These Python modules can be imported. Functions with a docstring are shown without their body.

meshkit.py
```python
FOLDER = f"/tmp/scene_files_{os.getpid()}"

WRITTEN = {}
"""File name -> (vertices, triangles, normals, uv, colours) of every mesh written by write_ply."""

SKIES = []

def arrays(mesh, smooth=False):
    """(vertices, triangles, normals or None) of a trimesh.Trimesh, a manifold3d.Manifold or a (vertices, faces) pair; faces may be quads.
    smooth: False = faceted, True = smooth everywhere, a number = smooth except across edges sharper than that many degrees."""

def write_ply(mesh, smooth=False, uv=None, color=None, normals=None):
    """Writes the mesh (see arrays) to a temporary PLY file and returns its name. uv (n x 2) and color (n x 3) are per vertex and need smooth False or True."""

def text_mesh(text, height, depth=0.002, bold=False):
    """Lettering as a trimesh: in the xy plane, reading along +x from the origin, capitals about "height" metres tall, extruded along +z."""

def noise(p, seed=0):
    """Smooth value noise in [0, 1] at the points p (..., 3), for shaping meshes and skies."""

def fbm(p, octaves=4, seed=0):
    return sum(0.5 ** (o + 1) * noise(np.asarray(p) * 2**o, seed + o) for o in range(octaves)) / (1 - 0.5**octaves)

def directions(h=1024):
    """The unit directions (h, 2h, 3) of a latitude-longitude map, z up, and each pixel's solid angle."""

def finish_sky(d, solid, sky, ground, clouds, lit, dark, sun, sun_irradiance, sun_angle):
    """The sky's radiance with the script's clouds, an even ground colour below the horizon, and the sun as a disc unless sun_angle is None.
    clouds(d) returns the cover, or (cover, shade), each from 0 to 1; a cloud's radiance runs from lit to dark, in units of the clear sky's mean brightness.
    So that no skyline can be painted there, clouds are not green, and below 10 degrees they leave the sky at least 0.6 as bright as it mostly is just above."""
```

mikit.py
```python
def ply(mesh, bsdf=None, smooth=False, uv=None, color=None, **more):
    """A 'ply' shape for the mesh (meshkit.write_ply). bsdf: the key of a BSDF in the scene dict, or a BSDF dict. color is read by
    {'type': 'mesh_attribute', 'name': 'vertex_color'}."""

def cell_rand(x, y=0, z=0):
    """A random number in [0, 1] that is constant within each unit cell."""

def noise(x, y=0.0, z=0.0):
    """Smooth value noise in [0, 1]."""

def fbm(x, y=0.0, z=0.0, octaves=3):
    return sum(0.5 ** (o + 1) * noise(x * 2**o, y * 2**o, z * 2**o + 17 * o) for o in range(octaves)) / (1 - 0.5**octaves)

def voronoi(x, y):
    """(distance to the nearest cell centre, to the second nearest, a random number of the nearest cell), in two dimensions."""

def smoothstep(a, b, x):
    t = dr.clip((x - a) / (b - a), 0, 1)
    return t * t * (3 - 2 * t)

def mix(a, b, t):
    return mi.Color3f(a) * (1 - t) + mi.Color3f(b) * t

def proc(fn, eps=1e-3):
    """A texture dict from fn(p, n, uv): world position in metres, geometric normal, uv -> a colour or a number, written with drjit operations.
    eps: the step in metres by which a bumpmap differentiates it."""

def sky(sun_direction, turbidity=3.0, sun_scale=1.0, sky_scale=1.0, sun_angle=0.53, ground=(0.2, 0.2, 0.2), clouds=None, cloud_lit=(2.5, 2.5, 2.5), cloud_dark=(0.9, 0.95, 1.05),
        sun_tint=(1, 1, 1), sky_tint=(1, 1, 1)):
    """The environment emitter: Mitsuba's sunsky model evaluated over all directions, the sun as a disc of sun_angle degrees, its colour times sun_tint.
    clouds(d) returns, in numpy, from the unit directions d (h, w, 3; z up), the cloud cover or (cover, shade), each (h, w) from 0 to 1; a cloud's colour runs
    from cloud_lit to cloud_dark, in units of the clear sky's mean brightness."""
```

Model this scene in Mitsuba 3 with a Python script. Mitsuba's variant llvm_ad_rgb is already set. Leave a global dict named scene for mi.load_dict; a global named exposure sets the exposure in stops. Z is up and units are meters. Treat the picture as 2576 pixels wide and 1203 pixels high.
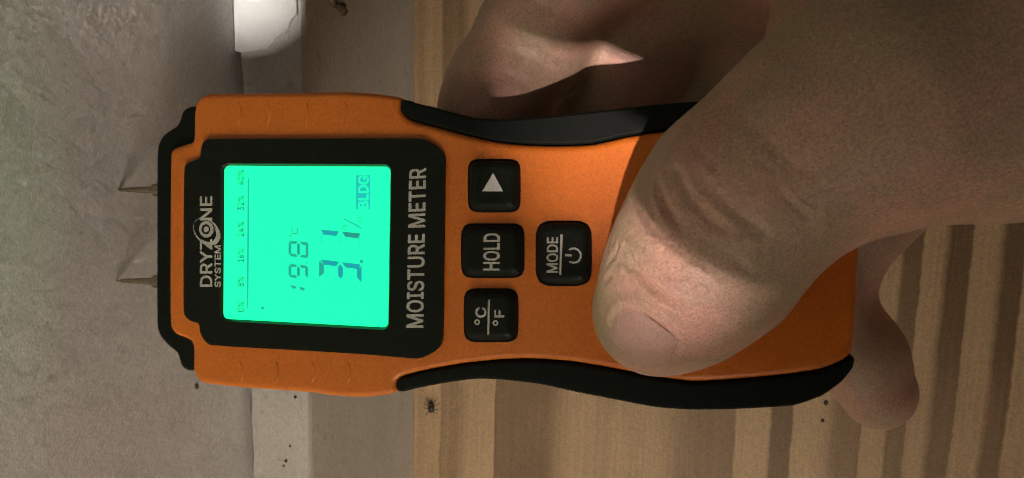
import math
import numpy as np, trimesh, mitsuba as mi, drjit as dr
import mikit, meshkit, shapely
from shapely.geometry import Polygon
from scipy.spatial import cKDTree
from mikit import proc, noise, fbm, smoothstep, mix, ply, cell_rand

T = mi.ScalarTransform4f
scene, labels = {}, {}

# ------------------------------------------------------------------ camera
# Pixel sizes below are those of the photograph shown 2576 x 1203.  The camera looks down and a little
# towards the wall; world: x away from the wall, y along it, z up, floor at z = 0.
PW, PH, FL = 2576.0, 1203.0, 1874.0
unit = lambda v: np.asarray(v, float) / np.linalg.norm(v)
cam_ray = lambda p: np.array([(p[0] - PW / 2) / FL, (p[1] - PH / 2) / FL, 1.0])
AX_D = unit(cam_ray((1750, 345)))                       # straight down, in camera axes
AX_V = cam_ray((1001, 13800)); AX_V = unit(AX_V - AX_D * (AX_V @ AX_D))
AX_X = np.cross(AX_V, AX_D); AX_X = AX_X * np.sign(AX_X[0])
ROT = np.stack([AX_X, -AX_V, -AX_D])                    # camera axes -> world axes
EYE = np.array([0, 0, 0.274])
to_w = lambda v: EYE + ROT @ np.asarray(v, float)
ray_w = lambda p: ROT @ cam_ray(p)
at_z = lambda px, py, Z: EYE + ray_w((px, py)) * Z       # the point at depth Z under a pixel
def on_plane(p, point, normal):
    r = ray_w(p)
    return EYE + r * (((point - EYE) @ normal) / (r @ normal))
fwd, upv = ROT @ np.array([0, 0, 1.0]), ROT @ np.array([0, -1.0, 0])
scene['camera'] = {'type': 'perspective', 'fov': math.degrees(2 * math.atan(PW / 2 / FL)), 'fov_axis': 'x', 'near_clip': 0.01, 'far_clip': 20.0,
                   'to_world': T().look_at(origin=EYE.tolist(), target=(EYE + fwd).tolist(), up=upv.tolist())}

# ------------------------------------------------------------------ light
exposure = 0.0
rgb = lambda *c: {'type': 'rgb', 'value': list(map(float, c))}
scene['room_light'] = {'type': 'constant', 'radiance': rgb(0.049, 0.0445, 0.038)}
BEAM_AT, BEAM_DIR = np.array([-.011, .006, .15]), unit([0.0, 0.42, -1.0])
KEY = BEAM_AT - BEAM_DIR * 1.6
for n_, (a_, b_) in enumerate([(0, 0)] + [(math.cos(t), math.sin(t)) for t in np.arange(6) * math.pi / 3]):     # added narrow key beam, split into seven spots for a soft edge
    at_ = KEY + np.array([a_ * .010, b_ * .009, b_ * .004])
    scene['key_spot' + (f'_{n_:03d}' if n_ else '')] = {'type': 'spot', 'intensity': rgb(11.5 / 7, 9.0 / 7, 8.9 / 7), 'cutoff_angle': 1.05, 'beam_width': 0.3,
                                                          'to_world': T().look_at(origin=at_.tolist(), target=BEAM_AT.tolist(), up=[1, 0, 0])}
scene['side_beam'] = {'type': 'spot', 'intensity': rgb(12.5, 12.2, 11.6), 'cutoff_angle': 1.05, 'beam_width': 0.35,
                          'to_world': T().look_at(origin=[-.116, -.40, 1.5], target=[-.122, .047, .086], up=[1, 0, 0])}  # extra spot added to brighten the patch on the skirting top
scene['fill_globe'] = {'type': 'sphere', 'center': [0.25, -0.70, 0.75], 'radius': 0.25, 'emitter': {'type': 'area', 'radiance': rgb(10.2, 9.0, 7.35)}}  # unseen globe added as the fill light
labels['fill_globe'] = {'label': 'unseen warm white globe added as fill light above the wooden floor', 'category': 'lamp'}

# ------------------------------------------------------------------ helpers
def numbered(key):
    if key not in scene: return key
    n = 1
    while f'{key}_{n:03d}' in scene: n += 1
    return f'{key}_{n:03d}'
def add(key, mesh, mat, smooth=False, label=None, category=None, kind=None, group=None, **more):
    key = numbered(key)
    scene[key] = ply(mesh, mat, smooth=smooth, **more)
    d = {k: v for k, v in (('label', label), ('category', category), ('kind', kind), ('group', group)) if v}
    if d: labels[key] = d
    return key
def bsdf(name, d): scene[name] = {'type': 'twosided', 'bsdf': d}
def bumped(d, fn, eps=1e-4): return {'type': 'bumpmap', 'arbitrary': proc(fn, eps), 'scale': 1.0, 'bsdf': d}
def principled(color, rough=0.5, spec=0.5, **k): return {'type': 'principled', 'base_color': color, 'roughness': rough, 'specular': spec, **k}

def resample(pts, n):
    """A closed smooth curve (Catmull-Rom, centripetal feel) through the points, n points evenly spaced."""
    p = np.asarray(pts, float); m = len(p); out = []
    for i in range(m):
        a, b, c, d = p[i - 1], p[i], p[(i + 1) % m], p[(i + 2) % m]
        L = np.linalg.norm(c - b)
        t1 = unit(c - a) * L if np.linalg.norm(c - a) > 0 else c - b
        t2 = unit(d - b) * L if np.linalg.norm(d - b) > 0 else c - b
        t = np.linspace(0, 1, 12, endpoint=False)[:, None]
        out.append((2*t**3-3*t**2+1)*b + (t**3-2*t**2+t)*t1*.6 + (-2*t**3+3*t**2)*c + (t**3-t**2)*t2*.6)
    q = np.vstack(out); q = np.vstack([q, q[:1]])
    s = np.r_[0, np.cumsum(np.linalg.norm(np.diff(q, axis=0), axis=1))]
    w = np.linspace(0, s[-1], n, endpoint=False)
    return np.stack([np.interp(w, s, q[:, 0]), np.interp(w, s, q[:, 1])], 1)
def ccw(p): return p if Polygon(p).exterior.is_ccw else p[::-1]
def cap_tris(p):
    poly = Polygon(p)
    import manifold3d
    return np.asarray(manifold3d.triangulate([np.asarray(p, float)]))
def loft(outline, rings, bottom=True):
    """A solid from a closed outline (n x 2, mm): rings = [(inset, height)], top first."""
    p = ccw(np.asarray(outline, float)); n = len(p)
    tan = np.roll(p, -1, 0) - np.roll(p, 1, 0)
    nrm = np.stack([-tan[:, 1], tan[:, 0]], 1) / (np.linalg.norm(tan, axis=1, keepdims=True) + 1e-9)
    v, f = [], []
    for inset, w in rings: v.append(np.column_stack([p + nrm * inset, np.full(n, w)]))
    for k in range(len(rings) - 1):
        i = np.arange(n); j = (i + 1) % n; a, b = k * n, (k + 1) * n
        f += [np.stack([a + i, b + i, b + j], 1), np.stack([a + i, b + j, a + j], 1)]
    f.append(cap_tris(v[0][:, :2]))
    if bottom: f.append(cap_tris(v[-1][:, :2])[:, ::-1] + (len(rings) - 1) * n)
    return trimesh.Trimesh(np.vstack(v), np.vstack(f), process=False)
def extrude(poly, w0, w1):
    poly = poly.buffer(0)
    m = [trimesh.creation.extrude_polygon(g, w1 - w0, engine='earcut') for g in getattr(poly, 'geoms', [poly]) if g.area > 1e-6]
    m = trimesh.util.concatenate(m); m.apply_translation([0, 0, w0]); return m

# ------------------------------------------------------------------ materials of the setting
def grain(p, s=5200.0):
    a = noise(p.x * s, p.y * s, p.z * s)
    b = noise((p.x * .78 + p.y * .62) * s * 1.7 + 9, (p.y * .78 - p.x * .62) * s * 1.7, p.z * s * 1.7)
    return 0.5 + 0.75 * (a - 0.5) + 0.75 * (b - 0.5)
def wall_color(p, n, uv):
    a = fbm(p.x * 40 + 3, p.y * 40, p.z * 40, 3); b = fbm(p.y * 900, p.z * 900, 5.0, 2); g = grain(p, 2700.0)
    c = mix((0.56, 0.525, 0.495), (0.66, 0.63, 0.605), a)
    return c * (0.70 + 0.16 * b + 0.40 * g)
def wall_bump(p, n, uv):
    q = p.y * 0.8 + p.z * 0.6; r = p.z * 0.8 - p.y * 0.6
    return 0.00036 * fbm(q * 900, r * 500, p.x * 100, 3) + 0.0003 * fbm(p.y * 150, p.z * 150, 2.0, 2)
def board_color(p, n, uv):
    a = fbm(p.x * 60, p.y * 45, p.z * 60, 3); g = grain(p, 3300.0)
    c = mix((0.47, 0.44, 0.395), (0.57, 0.535, 0.485), a)
    dirt = smoothstep(0.70, 0.78, fbm(p.x * 420 + 9, p.y * 420, p.z * 420, 3))
    c = mix(c, (0.22, 0.19, 0.15), 0.25 * dirt)
    return c * (0.82 + 0.14 * noise(p.x * 1400, p.y * 900, p.z * 900) + 0.38 * g) * .93
def board_bump(p, n, uv):
    return 0.00012 * fbm(p.x * 700, p.y * 260, p.z * 700, 3) + 0.0004 * fbm(p.x * 60, p.y * 60, p.z * 60, 2)
bsdf('wall_paint', bumped(principled(proc(wall_color), 0.62, 0.3), wall_bump))
bsdf('board_paint', bumped(principled(proc(board_color), 0.6, 0.3), board_bump))
bsdf('light_patch_tone', bumped(principled(proc(lambda p, n, uv: mix((0.62, 0.60, 0.56), (0.70, 0.68, 0.645), fbm(p.x * 150, p.y * 150, p.z * 90, 3)) * (0.9 + 0.14 * grain(p, 3300.0))), 0.5, 0.4),
                           lambda p, n, uv: 0.00015 * fbm(p.x * 300, p.y * 300, p.z * 300, 3)))  # paler than the board: the lit patch is put into this colour
# ------------------------------------------------------------------ meter plane and its local frame (mm: u to the foot end, v across, w out of its face)
c1 = unit([-7088, -183, 1874]); c2 = unit([-.018, 1, .0296]); c2 = unit(c2 - c1 * (c1 @ c2)); c3 = np.cross(c1, c2); c3 *= -np.sign(c3[2])
M_U, M_V, M_W = ROT @ -c1, ROT @ c2, ROT @ c3
M_O = at_z(775, 610, 0.145)
def loc(px, py, w=0.0):
    """Pixel -> (u, v) in mm on the meter's plane at height w."""
    q = on_plane((px, py), M_O + M_W * w * 1e-3, M_W) - M_O
    return np.array([q @ M_U, q @ M_V]) * 1e3
def locs(pts, w=0.0): return np.array([loc(*p, w) for p in pts])
MM = np.eye(4); MM[:3, 0], MM[:3, 1], MM[:3, 2], MM[:3, 3] = M_U * 1e-3, M_V * 1e-3, M_W * 1e-3, M_O
FLIP = np.linalg.det(MM[:3, :3]) < 0
def place(mesh):
    m = mesh.copy(); m.apply_transform(MM)       # trimesh turns the faces over itself when the frame is left-handed
    return m

# ------------------------------------------------------------------ the setting: wall, skirting board, floor
tip_w = [on_plane(p, M_O - M_W * .010, M_W) for p in ((293, 477), (297, 706))]
WX = (tip_w[0][0] + tip_w[1][0]) / 2                                  # the wall stands at x = WX
at_wall = lambda p: EYE + ray_w(p) * ((WX - EYE[0]) / ray_w(p)[0])
ZT = at_wall((605, 600))[2]                                           # height of the skirting's top
r_ = ray_w((773, 600)); XF = (EYE + r_ * ((ZT - .001 - EYE[2]) / r_[2]))[0]   # front face of the skirting
rng = np.random.default_rng(4)

def grid_mesh(P):
    a, b = P.shape[:2]; i = np.arange(a * b).reshape(a, b)
    f = np.vstack([np.stack([i[:-1, :-1], i[1:, :-1], i[1:, 1:]], -1).reshape(-1, 3), np.stack([i[:-1, :-1], i[1:, 1:], i[:-1, 1:]], -1).reshape(-1, 3)])
    return trimesh.Trimesh(P.reshape(-1, 3), f, process=False)

ys = np.linspace(-0.45, 0.45, 361); zs = np.r_[np.linspace(0.0, ZT + .004, 12), np.linspace(ZT + .007, 0.75, 150)]
Y, Z = np.meshgrid(ys, zs, indexing='ij')
bulge = 0.0012 * (meshkit.fbm(np.stack([Y * 14, Z * 14, Y * 0], -1), 3, 2) - .5)
add('wall', grid_mesh(np.stack([WX + bulge * np.clip((Z - ZT) / .02, 0, 1), Y, Z], -1)), 'wall_paint', True,
    'dull off-white painted wall with fine orange-peel texture, pricked by the two pins', 'wall')

# the skirting board: a profile swept along y, its back edge a ragged crack away from the wall
yk = np.linspace(-0.45, 0.45, 721)
crack = 0.0014 + 0.0010 * (meshkit.fbm(np.stack([yk * 220, yk * 0, yk * 0], -1), 3, 7) - .45)
crack = np.clip(crack, 0.00025, None)
prof = [('b', -.014), ('b', -.0012), ('b+', 0.0), (0.35, .0001), (0.7, 0.0), (0.90, -.0003), (.965, -.0007), (.99, -.0014), (1.0, -.0026), (1.0, -.02), (1.0, -.05)]
P = np.zeros((len(yk), len(prof) + 2, 3))
for k, (a, dz) in enumerate(prof):
    x = WX + crack if a == 'b' else WX + crack + .0007 if a == 'b+' else np.full_like(yk, WX + .0018 + (XF - WX - .0018) * a)
    P[:, k] = np.stack([x, yk, np.full_like(yk, ZT + dz)], -1)
P[:, -2] = np.stack([np.full_like(yk, XF), yk, np.full_like(yk, .0022)], -1)
P[:, -1] = np.stack([np.full_like(yk, XF - .0016), yk, np.full_like(yk, .0006)], -1)
wob = 0.00035 * (meshkit.fbm(P * 55, 3, 5) - .5)
P[..., 2] += wob * (np.arange(P.shape[1]) < 9)
sk = grid_mesh(P); sk.faces = sk.faces[:, ::-1]
add('skirting_board', sk, 'board_paint', 35, 'old off-white skirting board with a black crack along its back edge', 'skirting board')

# the pool of light on the skirting's top, put in as a paler layer
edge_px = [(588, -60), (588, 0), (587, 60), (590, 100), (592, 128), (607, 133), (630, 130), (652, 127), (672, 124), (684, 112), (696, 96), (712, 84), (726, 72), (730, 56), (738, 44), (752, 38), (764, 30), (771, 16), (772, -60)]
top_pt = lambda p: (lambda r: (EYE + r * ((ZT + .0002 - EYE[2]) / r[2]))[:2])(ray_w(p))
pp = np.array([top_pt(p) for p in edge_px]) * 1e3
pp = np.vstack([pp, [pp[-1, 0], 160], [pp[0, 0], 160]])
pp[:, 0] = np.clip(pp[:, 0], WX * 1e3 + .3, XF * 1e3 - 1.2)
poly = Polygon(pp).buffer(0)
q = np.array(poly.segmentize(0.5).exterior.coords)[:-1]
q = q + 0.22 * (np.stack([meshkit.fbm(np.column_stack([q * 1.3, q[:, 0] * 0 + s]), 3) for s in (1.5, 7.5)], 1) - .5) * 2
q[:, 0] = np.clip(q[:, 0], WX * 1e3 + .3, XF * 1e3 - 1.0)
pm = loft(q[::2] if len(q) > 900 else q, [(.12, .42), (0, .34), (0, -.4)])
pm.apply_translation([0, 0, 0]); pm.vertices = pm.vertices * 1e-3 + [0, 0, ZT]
add('skirting_board__light_patch', pm, 'light_patch_tone', 20, 'pool of light put in as a paler torn-edged layer on the skirting top')

# wooden floor: the grain is a table of dark latewood bands, each (from, to) in metres of x; negative widths fade to the other side
fl_x = lambda px: (lambda r: (EYE + r * (-EYE[2] / r[2]))[0])(ray_w((px, 1100)))
BANDS = [(1050, 1066, .25, 5, 5), (1107, 1165, .6, 5, 36), (1244, 1405, .9, 4, 90), (1500, 1540, .15, 40, 40), (1690, 1846, .75, 120, 8), (1934, 1990, .9, 14, 8), (2085, 2165, .75, 70, 6), (2226, 2275, .9, 16, 8),
         (2330, 2392, .95, 26, 8), (2466, 2522, .95, 26, 8), (2610, 2690, .9, 40, 10), (2760, 2830, .9, 40, 10), (2900, 2960, .9, 30, 10)]
def wood_color(p, n, uv):
    x = p.x + 0.0024 * (fbm(p.y * 9 + 4.3, p.x * 12, 1.0, 2) - 0.5) + 0.0014 * (fbm(p.y * 45, p.x * 40, 3.0, 2) - 0.5) + 0.0004 * (noise(p.y * 400, p.x * 300) - .5)
    d = mi.Float(0)
    for a, b, s, sa, sb in BANDS:
        k = fl_x(a + 1) - fl_x(a); xa, xb = fl_x(a), fl_x(b)
        d = dr.maximum(d, s * smoothstep(xa - sa * k * .5, xa + sa * k * .5, x) * (1 - smoothstep(xb - sb * k * .5, xb + sb * k * .5, x)))
    fine = fbm(x * 1900, p.y * 24, 0.0, 3); g = grain(p, 2600.0)
    c = mix((0.54, 0.37, 0.215), (0.19, 0.115, 0.062), d)
    c = mix(c, (0.37, 0.25, 0.14), 0.35 * smoothstep(.4, .8, fbm(p.x * 30, p.y * 18, 2.0, 3)))
    return c * (0.70 + 0.24 * fine + 0.40 * g)
def wood_bump(p, n, uv):
    x = p.x + 0.0024 * (fbm(p.y * 9 + 4.3, p.x * 12, 1.0, 2) - 0.5)
    return 0.0003 * fbm(x * 260, p.y * 6, 0.0, 2) + 0.00006 * fbm(x * 1900, p.y * 24, 0.0, 2)
bsdf('wood', bumped(principled(proc(wood_color), 0.5, 0.35), wood_bump))
X_, Y_ = np.meshgrid(np.linspace(XF - .012, 0.75, 60), np.linspace(-.6, .6, 60), indexing='ij')
add('floor', grid_mesh(np.stack([X_, Y_, X_ * 0], -1)), 'wood', False, 'pale softwood floor board with wide dark grain bands', kind='structure')

# ------------------------------------------------------------------ small marks: spider, curled scrap, specks
bsdf('dark_bug', principled(rgb(0.035, 0.025, 0.015), 0.5))
bsdf('dry_scrap', principled(proc(lambda p, n, uv: mix((0.05, 0.035, 0.02), (0.16, 0.11, 0.06), noise(p.x * 900, p.y * 900, p.z * 900))), 0.6))
def tube(pts, radii, sides=6):
    p = np.asarray(pts, float); t = np.gradient(p, axis=0); t /= np.linalg.norm(t, axis=1, keepdims=True)
    a = np.cross(t, [0.13, 0.2, 0.97]); a /= np.linalg.norm(a, axis=1, keepdims=True); b = np.cross(t, a)
    th = np.arange(sides) * 2 * np.pi / sides; r = np.broadcast_to(radii, len(p))[:, None, None]
    v = (p[:, None] + r * (np.cos(th)[None, :, None] * a[:, None] + np.sin(th)[None, :, None] * b[:, None])).reshape(-1, 3)
    f = []
    for i in range(len(p) - 1):
        for j in range(sides):
            q = [i*sides+j, i*sides+(j+1)%sides, (i+1)*sides+(j+1)%sides, (i+1)*sides+j]; f += [[q[0], q[1], q[2]], [q[0], q[2], q[3]]]
    for e, o in ((0, 1), ((len(p)-1)*sides, -1)):
        for j in range(1, sides-1): f.append([e, e+j+1, e+j][::o])
    m = trimesh.Trimesh(v, f, process=False); m.fix_normals(); return m
fl = lambda px, py: (lambda r: EYE + r * (-EYE[2] / r[2]))(ray_w((px, py)))
sp = fl(1087, 1022)
body = trimesh.creation.icosphere(2, 1.0); body.apply_scale([.0013, .0017, .0009]); body.apply_translation(sp + [0, -.0006, .0013])
head = trimesh.creation.icosphere(2, 1.0); head.apply_scale([.0008, .0008, .0006]); head.apply_translation(sp + [-.0003, .0013, .0012])
add('spider__abdomen', body, 'dark_bug', True); add('spider__head', head, 'dark_bug', True)
for k in range(8):
    s = 1 if k % 2 else -1; a = math.radians([38, 12, -18, -50][k // 2] + rng.uniform(-9, 9)); L = .0034 + .0008 * rng.uniform()
    d = np.array([s * math.cos(a), math.sin(a), 0])
    p0 = sp + [0, .001 - .0005 * (k // 2), .0012]
    add('spider__leg', tube([p0, p0 + d * L * .4 + [0, 0, .0010], p0 + d * L * .75 + [0, 0, .0002], p0 + d * L + [0, s * .0003, -.0011]], [.00016, .00014, .00011, .00007], 5), 'dark_bug', True)
labels['spider'] = {'label': 'tiny dark spider on the wood just below the skirting board', 'category': 'spider'}
tp = lambda px, py, h=.0: (lambda r: EYE + r * ((ZT - .03 - EYE[2]) / r[2]))(ray_w((px, py)))
fp = lambda px, py, o=0.0: EYE + ray_w((px, py)) * ((XF + o - EYE[0]) / ray_w((px, py))[0])     # a point on the skirting's face
sc = [fp(*p, .0008) for p in ((832, -12), (838, 6), (850, 14), (860, 18), (866, 30), (864, 40))]
add('dry_scrap_curl', tube(sc, [.0008, .0013, .0010, .0016, .0012, .0004], 7), 'dry_scrap', True, 'dark curled dry scrap stuck to the skirting face at the top', 'scrap')
def speck(key, c, s, label, mat='dark_bug'):
    m = trimesh.creation.icosphere(2, 1.0); m.vertices *= (0.75 + .5 * meshkit.fbm(m.vertices * 2 + s * 1e4, 3)[:, None]); m.apply_scale([s, s * 1.2, s * .6]); m.apply_translation(c)
    add(key, m, mat, True, label, 'speck', group='specks of dirt')
tz = lambda px, py: (lambda r: EYE + r * ((ZT - EYE[2]) / r[2]))(ray_w((px, py)))
for px, py, s, t in ((743, 999, .00045, 'small black dirt speck on the skirting top beside the meter'),
                     (720, 1159, .0005, 'black dirt speck on the skirting top near the bottom edge'), (714, 1172, .0004, 'brown dirt speck lowest on the skirting top'), (730, 1122, .0004, 'smudged grey dirt speck halfway along the lower skirting top')):
    speck('dirt_speck', tz(px, py), s, t, 'dry_scrap' if 'brown' in t or 'grey' in t else 'dark_bug')
for px, py, s, t in ((494, 972, .0007, 'brownish dirt speck on the wall beside the orange corner'), ):
    speck('dirt_speck', at_wall((px, py)), s, t, 'dry_scrap')
for px, py, s, t in ((2078, 1013, .0008, 'black dirt speck on the wood under the black grip'), (2069, 1058, .0006, 'lower black dirt speck on the wood left of the fingertip')):
    speck('dirt_speck', fl(px, py), s, t)

# ------------------------------------------------------------------ the moisture meter
def plastic_bump(p, n, uv): return 0.00003 * fbm(p.x * 2200, p.y * 2200, p.z * 2200, 2)
bsdf('orange_plastic', bumped(principled(proc(lambda p, n, uv: mix((0.66, 0.160, 0.014), (0.71, 0.190, 0.018), fbm(p.x * 90, p.y * 90, p.z * 90, 3)) * (0.86 + 0.28 * grain(p, 3600.0))), 0.40, 0.5), plastic_bump))
bsdf('black_rubber', principled(proc(lambda p, n, uv: mix((0.0045, 0.0065, 0.005), (0.010, 0.014, 0.0105), grain(p, 5200.0))), 0.55, 0.12))
bsdf('black_panel', principled(proc(lambda p, n, uv: mix((0.007, 0.010, 0.007), (0.015, 0.019, 0.014), grain(p, 5200.0))), 0.42, 0.12))
bsdf('pale_print', principled(proc(lambda p, n, uv: mix((0.42, 0.43, 0.37), (0.58, 0.58, 0.52), grain(p, 5200.0))), 0.5))
bsdf('white_print', principled(proc(lambda p, n, uv: mix((0.66, 0.67, 0.62), (0.8, 0.8, 0.77), grain(p, 5200.0))), 0.5))
bsdf('pin_metal', {'type': 'roughconductor', 'material': 'none', 'specular_reflectance': rgb(0.42, 0.37, 0.27), 'alpha': 0.32})
bsdf('gloss_black', principled(rgb(.02, .025, .02), .16, .6))
bsdf('dark_gap', principled(rgb(0.006, 0.006, 0.006), 0.8, 0.2))

head_top = [(484, 290), (489, 258), (504, 240), (520, 234.4), (640, 232), (773, 230.7), (863, 229), (943, 234), (984, 239.6), (1004, 246)]
waist_top = [(1007, 277), (1030, 300), (1097, 318.6), (1172, 339), (1247, 356), (1322, 363.6), (1416, 365.5), (1491, 361.7), (1577, 343), (1678, 328), (1800, 318), (1950, 318), (2060, 330), (2125, 348), (2160, 390)]
right_end = [(2163, 590), (2158, 720), (2151, 837)]
waist_bot = [(2145, 886), (2122, 908.7), (2064, 931.5), (1966, 946), (1836, 957.5), (1739, 962), (1648, 950), (1535, 928), (1437, 912), (1340, 905), (1258, 907), (1161, 917), (1063, 934.7), (1005, 951), (993.6, 967)]
head_bot = [(990, 990), (950, 998.4), (908, 1002), (839, 998.4), (773, 989.8), (617, 978.6), (505, 965.5), (490, 950.5), (482, 932)]
left_side = [(482, 876), (476.8, 860.6), (463.7, 853), (437.5, 842), (424, 823), (422.5, 644), (424, 392), (428, 377), (441, 369), (475, 358), (482.4, 354)]
shell = resample(locs(head_top + waist_top + right_end + waist_bot + head_bot + left_side), 460)
ROUND = [(1.35, 0.0), (.85, -.08), (.45, -.27), (.18, -.6), (.05, -1.0), (0, -1.6)]
add('moisture_meter__front_shell', place(loft(shell, ROUND + [(0, -13.0), (.6, -13.4)])), 'orange_plastic', 40, 'orange plastic front shell')
hull_ = np.array(Polygon(shell).buffer(-1.2).segmentize(2).exterior.coords)[:-1]
add('moisture_meter__rear_shell', place(loft(resample(hull_, 260), [(0, -12.8), (0, -22), (.6, -24.5), (2.0, -26)])), 'black_rubber', 40, 'black rear half of the casing')
bump_out = [(482.4, 266), (467, 270), (456, 279), (448.7, 302), (441, 315), (418.7, 330), (403.7, 343), (394.4, 362), (390.6, 388), (390, 600), (390.6, 819), (398, 845.6), (418.7, 870), (441, 888.7), (447, 905.6), (454, 924), (467.4, 933.7), (481, 934.8)]
bump_in = [(510, 925), (510, 620), (510, 276)]
add('moisture_meter__end_bumper', place(loft(resample(locs(bump_out + bump_in, -1.5), 220), [(1.0, -1.5), (.5, -1.65), (.15, -2.0), (0, -2.6), (0, -21.5), (.8, -23.5)])), 'black_rubber', 40, 'black rubber bumper round the pin end')
def slab(px, w0, w1, n=120, r=.5, wpix=None):
    return place(loft(resample(locs(px, w1 if wpix is None else wpix), n), [(r, w1), (r * .45, w1 - r * .18), (r * .12, w1 - r * .5), (0, w1 - r), (0, w0)]))
grip_top = [(1007, 256), (1015, 249), (1048, 258.6), (1090, 268), (1135, 281), (1191, 294), (1266, 299), (1341, 294), (1416, 286.7), (1500, 278), (1600, 266), (1750, 254), (1900, 256), (1945, 264), (1960, 288), (1945, 314), (1890, 318)] + [p for p in waist_top[::-1] if p[0] < 1850]
grip_bot = waist_bot[::-1][:-1] + [(2137, 899), (2152, 902), (2147, 928), (2120, 962), (2083, 990), (2064, 1001), (1999, 1022.5), (1869, 1031.5), (1739, 1033.8), (1648, 1027), (1551, 1009), (1453, 990), (1356, 969), (1258, 957.5), (1193, 956), (1119, 965.6), (1044, 980), (1010, 988), (997, 984)]
for g, n in ((grip_top, 'upper'), (grip_bot, 'lower')):
    o = resample(locs(g, -.4), 330)
    add('moisture_meter__side_grip', place(loft(o, [(.6, -.15), (.4, -.24), (.2, -.5), (.07, -1.0), (0, -2.0), (0, -9), (.4, -15), (.8, -21)])), 'black_rubber', 40, f'black rubber side grip, {n} one')

# the display: panel, recessed bevel, lit screen with a small light at its lower edge
panel = [(533, 351.3), (520, 358), (513.5, 373), (510.5, 397), (497, 405), (482, 410.5), (473, 418), (471, 433), (469.3, 644), (470, 786), (477, 799), (494, 809), (507, 812), (510.5, 834), (520, 853), (535, 866), (773, 880.5), (920, 889.5), (1040, 899.5), (1054, 900), (1072, 896), (1099, 881), (1112, 866), (1116, 845), (1119, 640), (1122, 410), (1121, 393), (1108, 375), (1085, 359), (1067, 350.5), (1045, 349.5), (773, 350)]
po = resample(locs(panel), 260)
SCR = locs([(567, 417.5), (983.5, 420), (977.5, 823.5), (564.5, 801.5)])
def rounded(poly, r): return Polygon(poly).buffer(-r).buffer(r, quad_segs=6)
hole = rounded(SCR, 1.0)
pan = Polygon(ccw(po))
ring = pan.difference(hole.buffer(.42, join_style=1))
add('moisture_meter__display_panel', place(extrude(ring, -.6, .90)), 'black_panel', False, 'black panel round the display')
ho = resample(np.array(hole.segmentize(1.0).exterior.coords)[:-1], 200)
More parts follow.
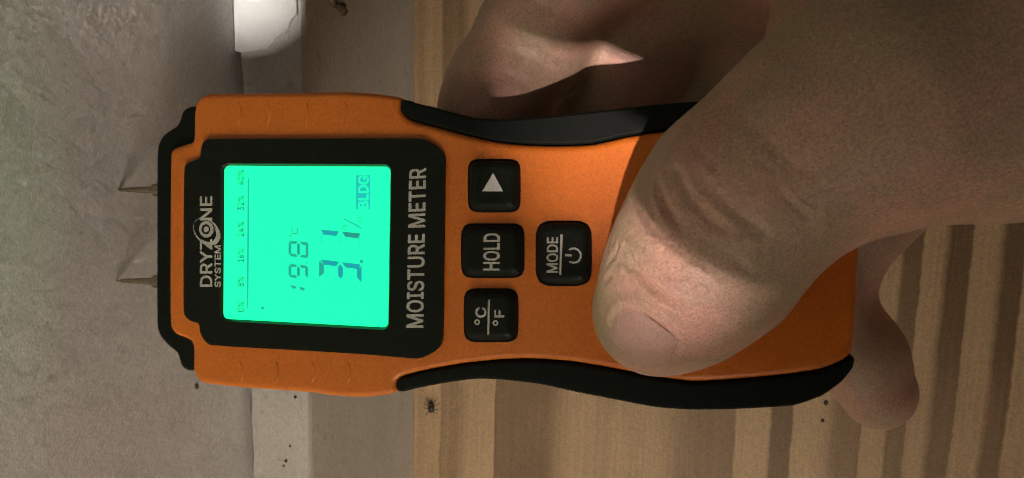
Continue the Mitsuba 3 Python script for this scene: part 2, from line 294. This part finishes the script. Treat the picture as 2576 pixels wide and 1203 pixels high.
hi = np.array(ho); t_ = np.roll(ccw(hi), -1, 0) - np.roll(ccw(hi), 1, 0); n_ = np.stack([t_[:, 1], -t_[:, 0]], 1) / np.linalg.norm(t_, axis=1, keepdims=True)
hc = ccw(hi); i = np.arange(len(hc)); j = (i + 1) % len(hc)
bev = trimesh.Trimesh(np.vstack([np.column_stack([hc + n_ * .46, np.full(len(hc), .90)]), np.column_stack([hc, np.full(len(hc), .30)])]),
                      np.vstack([np.stack([i, j, len(hc) + j], 1), np.stack([i, len(hc) + j, len(hc) + i], 1)]), process=False)
add('moisture_meter__display_panel__bevel', place(bev), 'gloss_black', True)
SG = (0.008, 1.75, 0.525)
scene_screen = extrude(hole.buffer(.02), -.6, .30)
bsdf('screen_face', principled(rgb(.02, .06, .05), .5, .2))
add('moisture_meter__screen', place(scene_screen), 'screen_face', False, 'glowing green liquid crystal screen', emitter={'type': 'area', 'radiance': rgb(*SG)})

TINTS = {}
def tint(c):
    if c not in TINTS:
        TINTS[c] = f'crystal_tint_{len(TINTS)}'
        scene[TINTS[c]] = {'type': 'thindielectric', 'int_ior': 1.05, 'specular_transmittance': rgb(*(min(1, a / b) for a, b in zip(c, SG)))}
    return TINTS[c]
def ink(shape, w, key, mat, radiance=None, label=None, h=.03):
    if radiance is None: return add(key, place(extrude(shape, w, w + h)), mat, False, label)
    m = extrude(shape, w, w + h); m.update_faces(m.face_normals[:, 2] > .9); m.remove_unreferenced_vertices()     # one sheet of crystal that lets part of the back light through
    return add(key, place(m), tint(radiance), False, label)
def text_shape(text, bold=True):
    m = meshkit.text_mesh(text, 1.0, 0.1, bold)
    f = m.faces[m.face_normals[:, 2] > .9]
    return shapely.union_all([Polygon(m.vertices[t][:, :2]).buffer(.003, quad_segs=1) for t in f]).simplify(.006)
_texts = {}
def lettering(text, p_start, p_end, cap_px, w, bold=True):
    """Lettering that runs from pixel p_start to p_end on the face (baseline), capitals cap_px pixels tall (to the left of the reading direction)."""
    if (text, bold) not in _texts:
        s = text_shape(text, bold); _texts[text, bold] = s
    s = _texts[text, bold]; x0, y0, x1, y1 = s.bounds
    a, b = loc(*p_start, w), loc(*p_end, w); d = b - a
    c = loc(p_start[0] - cap_px, p_start[1], w) - a
    m = [d[0] / (x1 - x0), c[0], d[1] / (x1 - x0), c[1]]
    return shapely.affinity.affine_transform(s, [m[0], m[1], m[2], m[3], a[0] - m[0] * x0, a[1] - m[2] * x0])
import shapely.affinity
WP = .90
M_ = 'moisture_meter__'
ink(lettering('MOISTURE METER', (1063.5, 825), (1071, 422.5), 40, WP), WP, M_ + 'title_print', 'pale_print', label='grey capitals reading MOISTURE METER')
ink(lettering('DRYZ', (533, 722), (533, 602), 29, WP), WP, M_ + 'name_print', 'pale_print', label='grey capitals of the printed name above the screen')
ink(lettering('NE', (533, 555), (533, 494), 29, WP), WP, M_ + 'name_print', 'pale_print')
ink(lettering('SYSTEM', (555, 723), (555, 617), 14.5, WP), WP, M_ + 'name_print', 'pale_print', label='small grey letters reading SYSTEM')
def circ(px, py, r_px, w=WP, sx=1.0, sy=1.0, ang=0):
    c = loc(px, py, w); k = np.linalg.norm(loc(px + 1, py, w) - c)
    return shapely.affinity.rotate(shapely.affinity.scale(shapely.Point(*c).buffer(r_px * k, quad_segs=16), sx, sy), ang)
o = circ(519, 577, 18).difference(circ(518, 577, 11)).union(circ(519, 577, 6.5))
sw = circ(520, 583, 31, sx=1.18, sy=.86, ang=32).difference(circ(517, 580.5, 27, sx=1.20, sy=.84, ang=32)).union(
     circ(524, 588, 25, sx=1.1, sy=.8, ang=32).difference(circ(519, 583, 23.5, sx=1.12, sy=.86, ang=32)))
ink(o.union(sw.difference(circ(519, 577, 20))), WP, M_ + 'name_print', 'pale_print', label='ringed swirl emblem in the printed name')

# liquid crystal signs: they dim the back light
Q = lambda zx, zy: ((850 + zx / 1.769) * .644, (620 + zy / 1.769) * .644)
WS = .55
DIM, DIM2, FAINT, GHOST = (.008, .40, .32), (.007, .38, .40), (.006, .11, .18), (.02, .93, .55)
lcd = lambda shape, rad, key='reading', label=None, up=0: ink(shape, WS + up, M_ + 'screen__' + key, 'crystal', rad, label)
qp = lambda pts: Polygon(locs([Q(*p) for p in pts], WS))
for t, y0, y1 in (('0%', 1060, 990), ('8%', 885, 815), ('16%', 715, 622), ('24%', 540, 435), ('32%', 358, 255), ('40%', 183, 78)):
    lcd(lettering(t, Q(181, y0), Q(184, y1), 16, WS), FAINT, 'scale_mark')
lcd(qp([(207, 130), (221, 130), (214, 1035), (202, 1035)]), (.014, .48, .38), 'scale_bar')
lcd(qp([(299, 1020), (324, 1020), (324, 1042), (299, 1042)]), DIM, 'scale_mark')
def segment_digit(which, x0, x1, y0, y1, t, slant=0.0):
    """Seven segments; the digit is read with its top to the left: x0 top .. x1 bottom, y1 its left side .. y0 its right side (zoom pixels)."""
    m = (x0 + x1) / 2; g = t * .18
    def at(x, y): return (x, y + slant * (x - m))
    H = lambda x: [at(x - t/2, y0 + t*.35), at(x, y0 + t*.2 if x == m else y0 + g), at(x + t/2, y0 + t*.6), at(x + t/2, y1 - t*.6), at(x, y1 - (t*.2 if x == m else g)), at(x - t/2, y1 - t*.35)]
    top = [at(x0, y0 + g), at(x0, y1 - g), at(x0 + t, y1 - t*1.1), at(x0 + t, y0 + t*1.1)]
    bot = [at(x1, y0 + g), at(x1, y1 - g), at(x1 - t, y1 - t*1.1), at(x1 - t, y0 + t*1.1)]
    mid = [at(m, y0 + t*.4), at(m - t/2, y0 + t), at(m - t/2, y1 - t), at(m, y1 - t*.4), at(m + t/2, y1 - t), at(m + t/2, y0 + t)]
    V = lambda xa, xb, ya, s: [at(xa + g, ya), at(xb - g, ya), at(xb - t*.7, ya + s*t), at(xa + t*.9, ya + s*t)]
    S = {'a': top, 'd': bot, 'g': mid, 'b': V(x0, m, y0, 1), 'c': V(m, x1, y0, 1), 'f': V(x0, m, y1, -1), 'e': V(m, x1, y1, -1)}
    return [qp(S[k]) for k in which]
for s in segment_digit('bc', 494, 614, 882, 960, 24, .2): lcd(s, DIM, 'digit_segment')
for s in segment_digit('abcdfg', 489, 628, 732, 828, 23, .1): lcd(s, DIM, 'digit_segment')
for s in segment_digit('abcdefg', 489, 630, 570, 682, 23, .1): lcd(s, DIM, 'digit_segment')
lcd(circ(*Q(618, 717), 2.6, WS), DIM, 'decimal_point')
lcd(lettering('C', Q(556, 526), Q(556, 474), 16.5, WS), DIM, 'unit_mark'); lcd(circ(*Q(504, 532), 2.4, WS), FAINT, 'unit_mark')
for k, s in zip('abcdg', segment_digit('abcdg', 701, 997, 712, 848, 37, .13)): lcd(s, DIM if k == 'a' else DIM2, 'digit_segment')
for k, s in zip('bcadg', segment_digit('bcadg', 701, 997, 502, 628, 37, .10)): lcd(s, {'b': DIM2, 'c': (.035, .33, .26)}.get(k, GHOST), 'digit_segment')
lcd(circ(*Q(995, 710), 4.6, WS), DIM, 'decimal_point')
for c in ((881, 474), (985, 422)): lcd(circ(*Q(*c), 6.2, WS).difference(circ(*Q(*c), 3.6, WS)), DIM, 'percent_mark')
lcd(qp([(862, 415), (870, 408), (1000, 476), (994, 485)]), DIM, 'percent_mark')
lcd(qp([(957, 110), (1056, 110), (1054, 352), (956, 352)]).difference(lettering('BLDG', Q(1040, 344), Q(1042, 118), 24.5, WS).buffer(-.02)), (.014, .55, .47), 'mode_box', 'dimmed box reading BLDG')
# the back light's own lamp, in the recess at the screen's lower edge
e0, e1 = loc(*Q(480, 1128), WS), loc(*Q(690, 1138), WS); dd = unit(e1 - e0); nn = np.array([-dd[1], dd[0]]); nn *= np.sign((SCR.mean(0) - e0) @ nn)
led = extrude(Polygon([e0 - nn * .1, e1 - nn * .1, e1 + nn * .05, e0 + nn * .05]), .1, .25)

# buttons
def button_px(x0, y0, x1, y1, c):
    a, b = x0, y0
    return [(x0 + c, y0), ((x0+x1)/2, y0 - 1), (x1 - c, y0), (x1 - c*.3, y0 + c*.3), (x1, y0 + c), (x1 + 1, (y0+y1)/2), (x1, y1 - c), (x1 - c*.3, y1 - c*.3), (x1 - c, y1), ((x0+x1)/2, y1 + 1), (x0 + c, y1), (x0 + c*.3, y1 - c*.3), (x0, y1 - c), (x0 - 1, (y0+y1)/2), (x0, y0 + c), (x0 + c*.3, y0 + c*.3)]
BUT = {'arrow': (1181, 404, 1306, 531, 20), 'hold': (1164, 566, 1316, 696, 22), 'unit': (1171, 729, 1300.5, 857, 22), 'mode': (1352, 559, 1485, 716, 30)}
WB = 1.7
bk = {}
for k, (x0, y0, x1, y1, c) in BUT.items():
    sh = .0
    o = resample(locs(button_px(x0 + 2, y0 + 2, x1 - 2, y1 - 2, c), .6), 120)
    bk[k] = add(M_ + 'button', place(loft(o, [(1.5, WB), (1.15, WB - .05), (.75, WB - .22), (.35, WB - .5), (.08, WB - .85), (0, WB - 1.3), (0, -.3)])), 'black_panel', 40,
                {'arrow': 'black button with a white triangle', 'hold': 'black button reading HOLD', 'unit': 'black button reading C over F', 'mode': 'black button reading MODE with a power sign'}[k])
    g = resample(locs(button_px(x0 - 3, y0 - 3, x1 + 3, y1 + 3, c), 0), 120)
    gp = Polygon(ccw(g)).difference(Polygon(ccw(o)).buffer(-.2))
    add(bk[k] + '__collar', place(extrude(gp, -.3, .10)), 'dark_gap')
B5 = lambda zx, zy: ((1700 + zx / 1.203) * .644, (500 + zy / 1.203) * .644)
bp = lambda pts: Polygon(locs([B5(*p) for p in pts], WB))
pr = lambda shape, k, mat='pale_print': ink(shape, WB, bk[k] + '__print', mat)
pr(bp([(272, 212), (319, 298), (222, 298)]), 'arrow', 'white_print')
pr(lettering('HOLD', B5(300, 670), B5(303, 495), 39, WB), 'hold')
pr(lettering('MODE', B5(575, 681), B5(576, 513), 26.5, WB), 'mode')
pr(bp([(588, 500), (600, 500), (592, 692), (583, 692)]), 'mode')
pc = B5(651, 600)
pr(circ(*pc, 20, WB).difference(circ(*pc, 15.5, WB)).difference(bp([(600, 570), (640, 575), (640, 625), (600, 630)])), 'mode')
pr(bp([(610, 592), (642, 594), (642, 605), (610, 603)]), 'mode')
pr(lettering('C', B5(238, 892), B5(238, 843), 25, WB), 'unit'); pr(circ(*B5(197, 913), 7, WB).difference(circ(*B5(197, 913), 3.4, WB)), 'unit')
pr(lettering('F', B5(324, 891), B5(324, 855), 24, WB), 'unit'); pr(circ(*B5(283, 917), 7, WB).difference(circ(*B5(283, 917), 3.4, WB)), 'unit')
pr(bp([(248, 808), (258, 808), (253, 972), (245, 972)]), 'unit')
# shallow finger ridges in the head's edges
for xs, y0, y1 in (((595, 668, 765, 865), 252, 318), ((600, 690, 780, 870), 905, 968)):
    for x in xs:
        a = [loc(x + 10 * math.sin(math.pi * t), y0 + (y1 - y0) * t, 0) for t in np.linspace(0, 1, 9)]
        add(M_ + 'finger_ridge', place(tube([[p[0], p[1], -.22] for p in a], [.05, .34, .38, .38, .38, .38, .38, .34, .05], 8)), 'orange_plastic', True)
# pins with collars, pressed into the wall
for (bx, by), tip in (((392, 478), tip_w[0]), ((392, 708), tip_w[1])):
    b0 = on_plane((bx, by), M_O - M_W * .010, M_W); ax = unit(tip - b0); L = np.linalg.norm(tip - b0) + .0007
    k = add(M_ + 'pin', tube([b0 - ax * .004, b0 + ax * .0005, b0 + ax * L * .55, b0 + ax * L * .82, b0 + ax * L], [.00082, .00080, .00062, .00040, .00008], 20), 'pin_metal', 40)
    add(k + '__collar', tube([b0 - ax * .003, b0 + ax * .0002, b0 + ax * .0008], [.0014, .0014, .0010], 20), 'pin_metal', 40)
labels['moisture_meter'] = {'label': 'orange and black hand-held moisture meter with a glowing green screen', 'category': 'moisture meter'}

# ------------------------------------------------------------------ the hand, one continuous surface
plane_Z = lambda px, py: (on_plane((px, py), M_O, M_W) - EYE) @ fwd
def J(px, py, Zd, r_px): return (at_z(px, py, Zd), r_px * Zd / FL)
thumb = [J(1643, 792, .1185, 150), J(1700, 735, .1140, 186), J(1775, 640, .1095, 226), J(1869, 497, .1075, 240), J(2060, 350, .1045, 258), J(2226, 262, .1030, 312), J(2520, 175, .1030, 374), J(2950, 85, .105, 462)]
index = [J(1224, 282, .158, 124), J(1262, 222, .157, 136), J(1345, 90, .156, 143), J(1450, -70, .153, 150), J(1720, -190, .146, 172), J(2250, -130, .135, 240)]
middle = [J(1400, 560, .178, 100), J(1490, 350, .173, 128), J(1590, 130, .164, 140), J(1760, -30, .157, 150), J(2150, -40, .145, 210)]
ring = [J(1700, 760, .176, 100), J(1730, 520, .176, 120), J(1800, 300, .172, 138), J(1930, 160, .162, 160), J(2300, 140, .148, 190)]
little = [J(2208, 985, .160, 94), J(2160, 895, .161, 108), J(2070, 750, .163, 108), J(2100, 645, .163, 112), J(2180, 525, .158, 124), J(2450, 230, .145, 200)]
palm = [[J(2250, -130, .135, 240), J(2450, 230, .140, 230)], [J(2060, 90, .130, 130), J(2250, 100, .130, 240)], [J(2250, 100, .140, 250), J(2800, 80, .130, 380)], [J(2800, 80, .130, 420), J(3400, -60, .130, 470)], [J(2950, 85, .112, 460), J(3400, -60, .122, 500)]]
def chain(c): return [(c[k], c[k + 1]) for k in range(len(c) - 1)]
GROUPS = [(chain(thumb), .004), (chain(index), .0025), (chain(middle), .003), (chain(ring), .003), (chain(little), .0028), (sum([chain(c) for c in palm], []), .006)]
JOIN = [.0, .0035, .004, .004, .004, .006]
def smin(a, b, k):
    h = np.maximum(k - np.abs(a - b), 0) / k
    return np.minimum(a, b) - h * h * k * .25
def cone(p, s):
    (a, ra), (b, rb) = s
    ba = (b - a).astype(np.float32); pa = p - a.astype(np.float32)
    h = np.clip(pa @ ba / (ba @ ba), 0, 1)
    return np.sqrt(((pa - h[..., None] * ba) ** 2).sum(-1)) - (ra + (rb - ra) * h).astype(np.float32)
def sdf(p):
    p = np.asarray(p, np.float32); d = None
    for (segs, k), kj in zip(GROUPS, JOIN):
        e = None
        for s in segs:
            c = cone(p, s); e = c if e is None else smin(e, c, k)
        d = e if d is None else smin(d, e, kj)
    # the meter's casing and its face press the flesh flat
    q = p - M_O.astype(np.float32); w = q @ M_W.astype(np.float32); v = q @ M_V.astype(np.float32); u = q @ M_U.astype(np.float32)
    box = np.maximum(np.maximum(np.abs(v - .001) - .0215, np.abs(u - .048) - .051), np.maximum(w - .0004, -.026 - w))
    k = .0012; h = np.maximum(k - np.abs(d + box), 0) / k
    return np.maximum(d, -box) + h * h * k * .25
def surface_nets(fn, lo, hi, h):
    n = np.ceil((hi - lo) / h).astype(int) + 1
    # coarse pass first: only blocks near the surface are evaluated finely
    ax = [lo[k] + h * np.arange(n[k]) for k in range(3)]
    val = np.full(n, 1.0, np.float32); B = 12
    for i0 in range(0, n[0], B):
        for j0 in range(0, n[1], B):
            ks = np.arange(0, n[2], B)
            c = np.stack([np.full(len(ks), lo[0] + h * (i0 + B / 2)), np.full(len(ks), lo[1] + h * (j0 + B / 2)), lo[2] + h * (ks + B / 2)], -1)
            d = fn(c)
            for k0, dc in zip(ks, d):
                s = (slice(i0, i0 + B), slice(j0, j0 + B), slice(k0, k0 + B))
                if abs(dc) > h * B * .95 + .004: val[s] = dc; continue
                g = np.stack(np.meshgrid(ax[0][s[0]], ax[1][s[1]], ax[2][s[2]], indexing='ij'), -1)
                val[s] = fn(g)
    neg = val < 0
    c8 = [(a, b, c) for a in (0, 1) for b in (0, 1) for c in (0, 1)]
    sub = lambda A, o: A[o[0]:n[0] - 1 + o[0], o[1]:n[1] - 1 + o[1], o[2]:n[2] - 1 + o[2]]
    cnt = sum(sub(neg, o).astype(np.int8) for o in c8)
    act = (cnt > 0) & (cnt < 8); idx = np.full(act.shape, -1); ijk = np.argwhere(act); idx[act] = np.arange(len(ijk))
    acc, num = np.zeros((len(ijk), 3)), np.zeros(len(ijk))
    vs = {o: val[ijk[:, 0] + o[0], ijk[:, 1] + o[1], ijk[:, 2] + o[2]] for o in c8}
    for a in c8:
        for k in range(3):
            if a[k]: continue
            b = list(a); b[k] = 1; b = tuple(b); va, vb = vs[a], vs[b]; x = (va < 0) != (vb < 0)
            t = np.where(x, va / np.where(x, va - vb, 1), 0)
            p = np.tile(np.array(a, float), (len(ijk), 1)); p[:, k] = t
            acc[x] += p[x]; num[x] += 1
    V = lo + h * (ijk + acc / num[:, None])
    F = []
    for k in range(3):
        o = [0, 0, 0]; o[k] = 1; a, b = [m for m in range(3) if m != k]
        A = neg[tuple(slice(0, n[m] - 1) if m == k else slice(1, n[m] - 1) for m in range(3))]
        Bv = neg[tuple(slice(1, n[m]) if m == k else slice(1, n[m] - 1) for m in range(3))]
        e = np.argwhere(A != Bv); sgn = A[A != Bv]
        e[:, a] += 1; e[:, b] += 1
        def g(da, db):
            q = e.copy(); q[:, a] -= da; q[:, b] -= db
            return idx[q[:, 0], q[:, 1], q[:, 2]]
        quad = np.stack([g(1, 1), g(0, 1), g(0, 0), g(1, 0)], 1)
        flip = sgn if k != 1 else ~sgn
        quad[~flip] = quad[~flip][:, ::-1]
        F.append(quad)
    F = np.vstack(F); F = F[(F >= 0).all(1)]
    return V, np.vstack([F[:, [0, 1, 2]], F[:, [0, 2, 3]]])
def march(px, py):
    r = ray_w((px, py)); r /= np.linalg.norm(r); t = .05
    for _ in range(90):
        d = float(sdf((EYE + r * t)[None])[0]); t += d * .8
        if abs(d) < 2e-5 or t > .5: break
    return EYE + r * t
allj = [s for segs, _ in GROUPS for s in segs]
pts_ = np.array([x[0] for s in allj for x in s]); rad_ = np.array([x[1] for s in allj for x in s])
lo, hi = (pts_ - rad_[:, None]).min(0) - .003, (pts_ + rad_[:, None]).max(0) + .003
hi[0] = min(hi[0], .23)
hv, hf = surface_nets(sdf, lo, hi, .00085)
hand = trimesh.Trimesh(hv, hf, process=False)
trimesh.smoothing.filter_taubin(hand, iterations=6)
near = hv  # finer where the camera sees it close
fc = hand.triangles_center
pxy = (fc - EYE) @ ROT; pxp = np.stack([pxy[:, 0] / pxy[:, 2] * FL + PW / 2, pxy[:, 1] / pxy[:, 2] * FL + PH / 2], 1)
vis = ((pxp > [1380, -60]) & (pxp < [2650, 1150])).all(1) & (pxy[:, 2] < .135) & (((EYE - fc) * hand.face_normals).sum(1) > -.01)
sv, sf = trimesh.remesh.subdivide(hand.vertices, hand.faces, face_index=np.where(vis)[0])
hand = trimesh.Trimesh(sv, sf, process=False); hand.merge_vertices(digits_vertex=7)
# creases of the thumb: polylines over the surface, pressed in; (pixels, depth mm, half width mm)
CREASE = [([(1655, 455), (1668, 510), (1700, 560), (1722, 585)], .35, .55), ([(1612, 520), (1628, 560), (1655, 600)], .22, .45), ([(1705, 430), (1742, 505), (1795, 560), (1840, 590)], .25, .7),
          ([(1572, 628), (1592, 672), (1625, 715), (1668, 748), (1703, 770)], .45, .65), ([(1566, 650), (1576, 695), (1600, 735), (1635, 758)], .16, .5), ([(1640, 640), (1690, 690), (1760, 720)], .12, .8),
          ([(1528, 668), (1548, 640), (1560, 610)], .14, .4), ([(1520, 712), (1540, 690)], .14, .4), ([(1820, 470), (1880, 560), (1950, 610)], .18, 1.2), ([(1900, 300), (1960, 390), (2040, 440)], .15, 1.3),
          ([(1742, 770), (1790, 790), (1850, 800)], .1, .7)]
for _ in range(26):      # fine random creases across the thumb's back, and a few on the first finger
    t = rng.uniform(-.35, 1.3); c = np.array([1690, 700]) * (1 - t) + np.array([1890, 470]) * t + np.array([.73, .68]) * rng.uniform(-130, 130)
    d = np.array([.73, .68]) * rng.uniform(28, 75); k = np.array([-.68, .73]) * rng.uniform(-14, 14)
    CREASE.append(([c - d, c - d * .3 + k, c + d * .35 + k, c + d], rng.uniform(.05, .11), rng.uniform(.38, .6)))
for c, d in (((1330, 150), (70, 34)), ((1352, 118), (74, 36)), ((1405, 40), (70, 36)), ((1300, 205), (60, 30))):
    c, d = np.array(c), np.array(d); CREASE.append(([c - d, c + [4, -4], c + d], .16, .7))
disp = np.zeros(len(hand.vertices)); N = np.array(hand.vertex_normals)
def along(px, step=6):
    p = np.asarray(px, float); s = np.r_[0, np.cumsum(np.linalg.norm(np.diff(p, axis=0), axis=1))]; w = np.arange(0, s[-1], step)
    return np.stack([np.interp(w, s, p[:, 0]), np.interp(w, s, p[:, 1])], 1)
for px, dep, wid in CREASE:
    c = along(px); P3 = np.array([march(*q) for q in c]); fade = np.sin(np.pi * np.clip((np.arange(len(c)) + .5) / len(c), 0, 1)) ** .5
    d, k = cKDTree(P3).query(hand.vertices, distance_upper_bound=wid * 4e-3)
    ok = np.isfinite(d); dd_ = d[ok] * 1e3 / wid
    disp[ok] += 1.9 * (-dep * np.exp(-dd_ ** 2) + dep * .35 * np.exp(-(dd_ - 1.9) ** 2)) * fade[k[ok]] * 1e-3
# the thumb nail's frame, on the surface
nc = march(1606, 862)
g_ = lambda p: unit([float(sdf((p + e)[None])[0] - sdf((p - e)[None])[0]) for e in np.eye(3) * 3e-4])
nn_ = g_(nc); nl = march(1578, 900) - nc; nl = unit(nl - nn_ * (nl @ nn_)); nw = np.cross(nn_, nl); nw *= np.sign(nw @ (march(1682, 896) - nc))
NLen, NWid = .0055, .0048
def nail_uv(p):
    q = p - nc; return q @ nw / NWid, q @ nl / NLen
def nail_r(a, b): return (np.abs(a) ** 2.7 + np.abs(b) ** 2.7) ** (1 / 2.7)
a_, b_ = nail_uv(hand.vertices); rr = nail_r(a_, b_); side = ((hand.vertices - nc) @ nn_ > -.006)
edge = np.exp(-((rr - 1.0) / .07) ** 2) * side * (b_ < .75) * np.clip(.35 + .8 * (a_ + .6), .25, 1)
disp += -.00030 * edge + .00028 * np.exp(-((rr - 1.2) / .12) ** 2) * side * (b_ < .6)
hp = hand.vertices
disp += 0.00018 * (meshkit.fbm(hp * 420, 3, 3) - .5) + .0007 * (meshkit.fbm(hp * 95, 2, 9) - .5)
hand.vertices = hp + N * disp[:, None]
def skin_color(p, n, uv):
    a = fbm(p.x * 75, p.y * 75, p.z * 75, 3); b = fbm(p.x * 330 + 5, p.y * 330, p.z * 330, 2); g = grain(p, 3600.0)
    c = mix((0.39, 0.275, 0.175), (0.54, 0.305, 0.225), smoothstep(.3, .7, a))
    c = mix(c, (0.38, 0.29, 0.18), 0.4 * smoothstep(.45, .75, b))
    return c * (0.76 + 0.46 * g)
def skin_bump(p, n, uv): return 0.00014 * fbm(p.x * 1300, p.y * 1500, p.z * 1500, 2) + .00003 * noise(p.x * 4000, p.y * 4000, p.z * 4000)
bsdf('skin', bumped(principled(proc(skin_color), 0.52, 0.4, sheen=0.15), skin_bump))
add('hand', hand, 'skin', True, 'bare hand gripping the moisture meter, thumb across its orange front', 'hand')
# the nail: a thin curved plate lying on the surface
A, Bq = np.meshgrid(np.linspace(-1, 1, 41), np.linspace(-1, 1, 41), indexing='ij')
ra = np.sqrt(1 - Bq ** 2 / 2); rb = np.sqrt(1 - A ** 2 / 2)
A2, B2 = A * (ra * .55 + .45), Bq * (rb * .55 + .45)
base = nc + A2[..., None] * NWid * nw + B2[..., None] * NLen * nl + nn_ * .004
for _ in range(60): base = base - nn_ * (sdf(base.reshape(-1, 3)).reshape(A.shape)[..., None] * .6)
rim = nail_r(A2, B2)
lift = .00026 * np.clip((1.02 - rim) / .22, 0, 1) - .00013
lift = np.where(Bq > .6, np.maximum(lift, .00012 + .0003 * (Bq - .6)), lift)
base = base + nn_ * lift[..., None]
nail = grid_mesh(base)
if (nail.face_normals @ nn_).mean() < 0: nail.faces = nail.faces[:, ::-1]
bsdf('nail', principled(proc(lambda p, n, uv: mix((0.43, 0.265, 0.205), (0.48, 0.30, 0.235), fbm(p.x * 300, p.y * 300, p.z * 300, 2)) * (.84 + .30 * grain(p, 3600.0))), 0.33, 0.5))
add('hand__thumb_nail', nail, 'nail', True, 'short pinkish thumb nail')

# ------------------------------------------------------------------ unseen phone slab, added and turned so its edge shades the beam
def box_round(lo, hi, r):
    import manifold3d
    c = [(x, y, z) for x in (lo[0] + r, hi[0] - r) for y in (lo[1] + r, hi[1] - r) for z in (lo[2] + r, hi[2] - r)]
    m = manifold3d.Manifold.batch_hull([manifold3d.Manifold.sphere(r, 16).translate(q) for q in c])
    g = m.to_mesh(); return trimesh.Trimesh(g.vert_properties[:, :3], g.tri_verts, process=False)
edge_pt = march(1770, 674); e_dir = unit(ROT[:, 0] + .40 * ROT[:, 1])
pl_n = np.cross(e_dir, edge_pt - KEY)           # plane of lamp, image x axis and the shadow's edge
low = -((EYE - fwd * .006 - KEY) @ pl_n) / (ROT[:, 1] @ pl_n)                   # how far below the lens (image down) the phone's edge lies
e_y = unit(np.cross(fwd, e_dir)); e_y *= np.sign(e_y @ ROT[:, 1]); low = -((EYE - fwd * .006 - KEY) @ pl_n) / (e_y @ pl_n)
CAMF = np.eye(4); CAMF[:3, :3] = np.stack([e_dir, e_y, fwd], 1); CAMF[:3, 3] = EYE
ph = box_round([-.045, low - .078, -.0125], [.115, low, -.004], .003); ph.apply_transform(CAMF)
bsdf('blocker_case', principled(rgb(.02, .02, .022), .4))
add('phone_blocker', ph, 'blocker_case', 40, 'unseen black phone slab added above the meter to shade the thumb', 'phone')
print('phone edge', low)

# unseen tube added to shade the right side, shaped like a sleeved forearm
ax_ = [np.array(p) for p in ((.044, -.140, .281), (.078, -.188, .300), (.138, -.258, .323), (.218, -.352, .353), (.318, -.47, .388))]
rr_ = [.036, .058, .074, .075, .075]
fine_p = np.array([np.interp(np.linspace(0, 4, 60), range(5), [a[k] for a in ax_]) for k in range(3)]).T
fine_r = np.interp(np.linspace(0, 4, 60), range(5), rr_)
slv = tube(fine_p, fine_r, 40)
slv.vertices += slv.vertex_normals * (.006 * (meshkit.fbm(slv.vertices * 30, 3, 6) - .5))[:, None]
bsdf('blocker_cloth', principled(rgb(.05, .055, .07), .9, .1))
add('forearm_blocker', slv, 'blocker_cloth', True, 'unseen dark tube like a sleeved forearm, added to shade the right side', 'light_blocker')
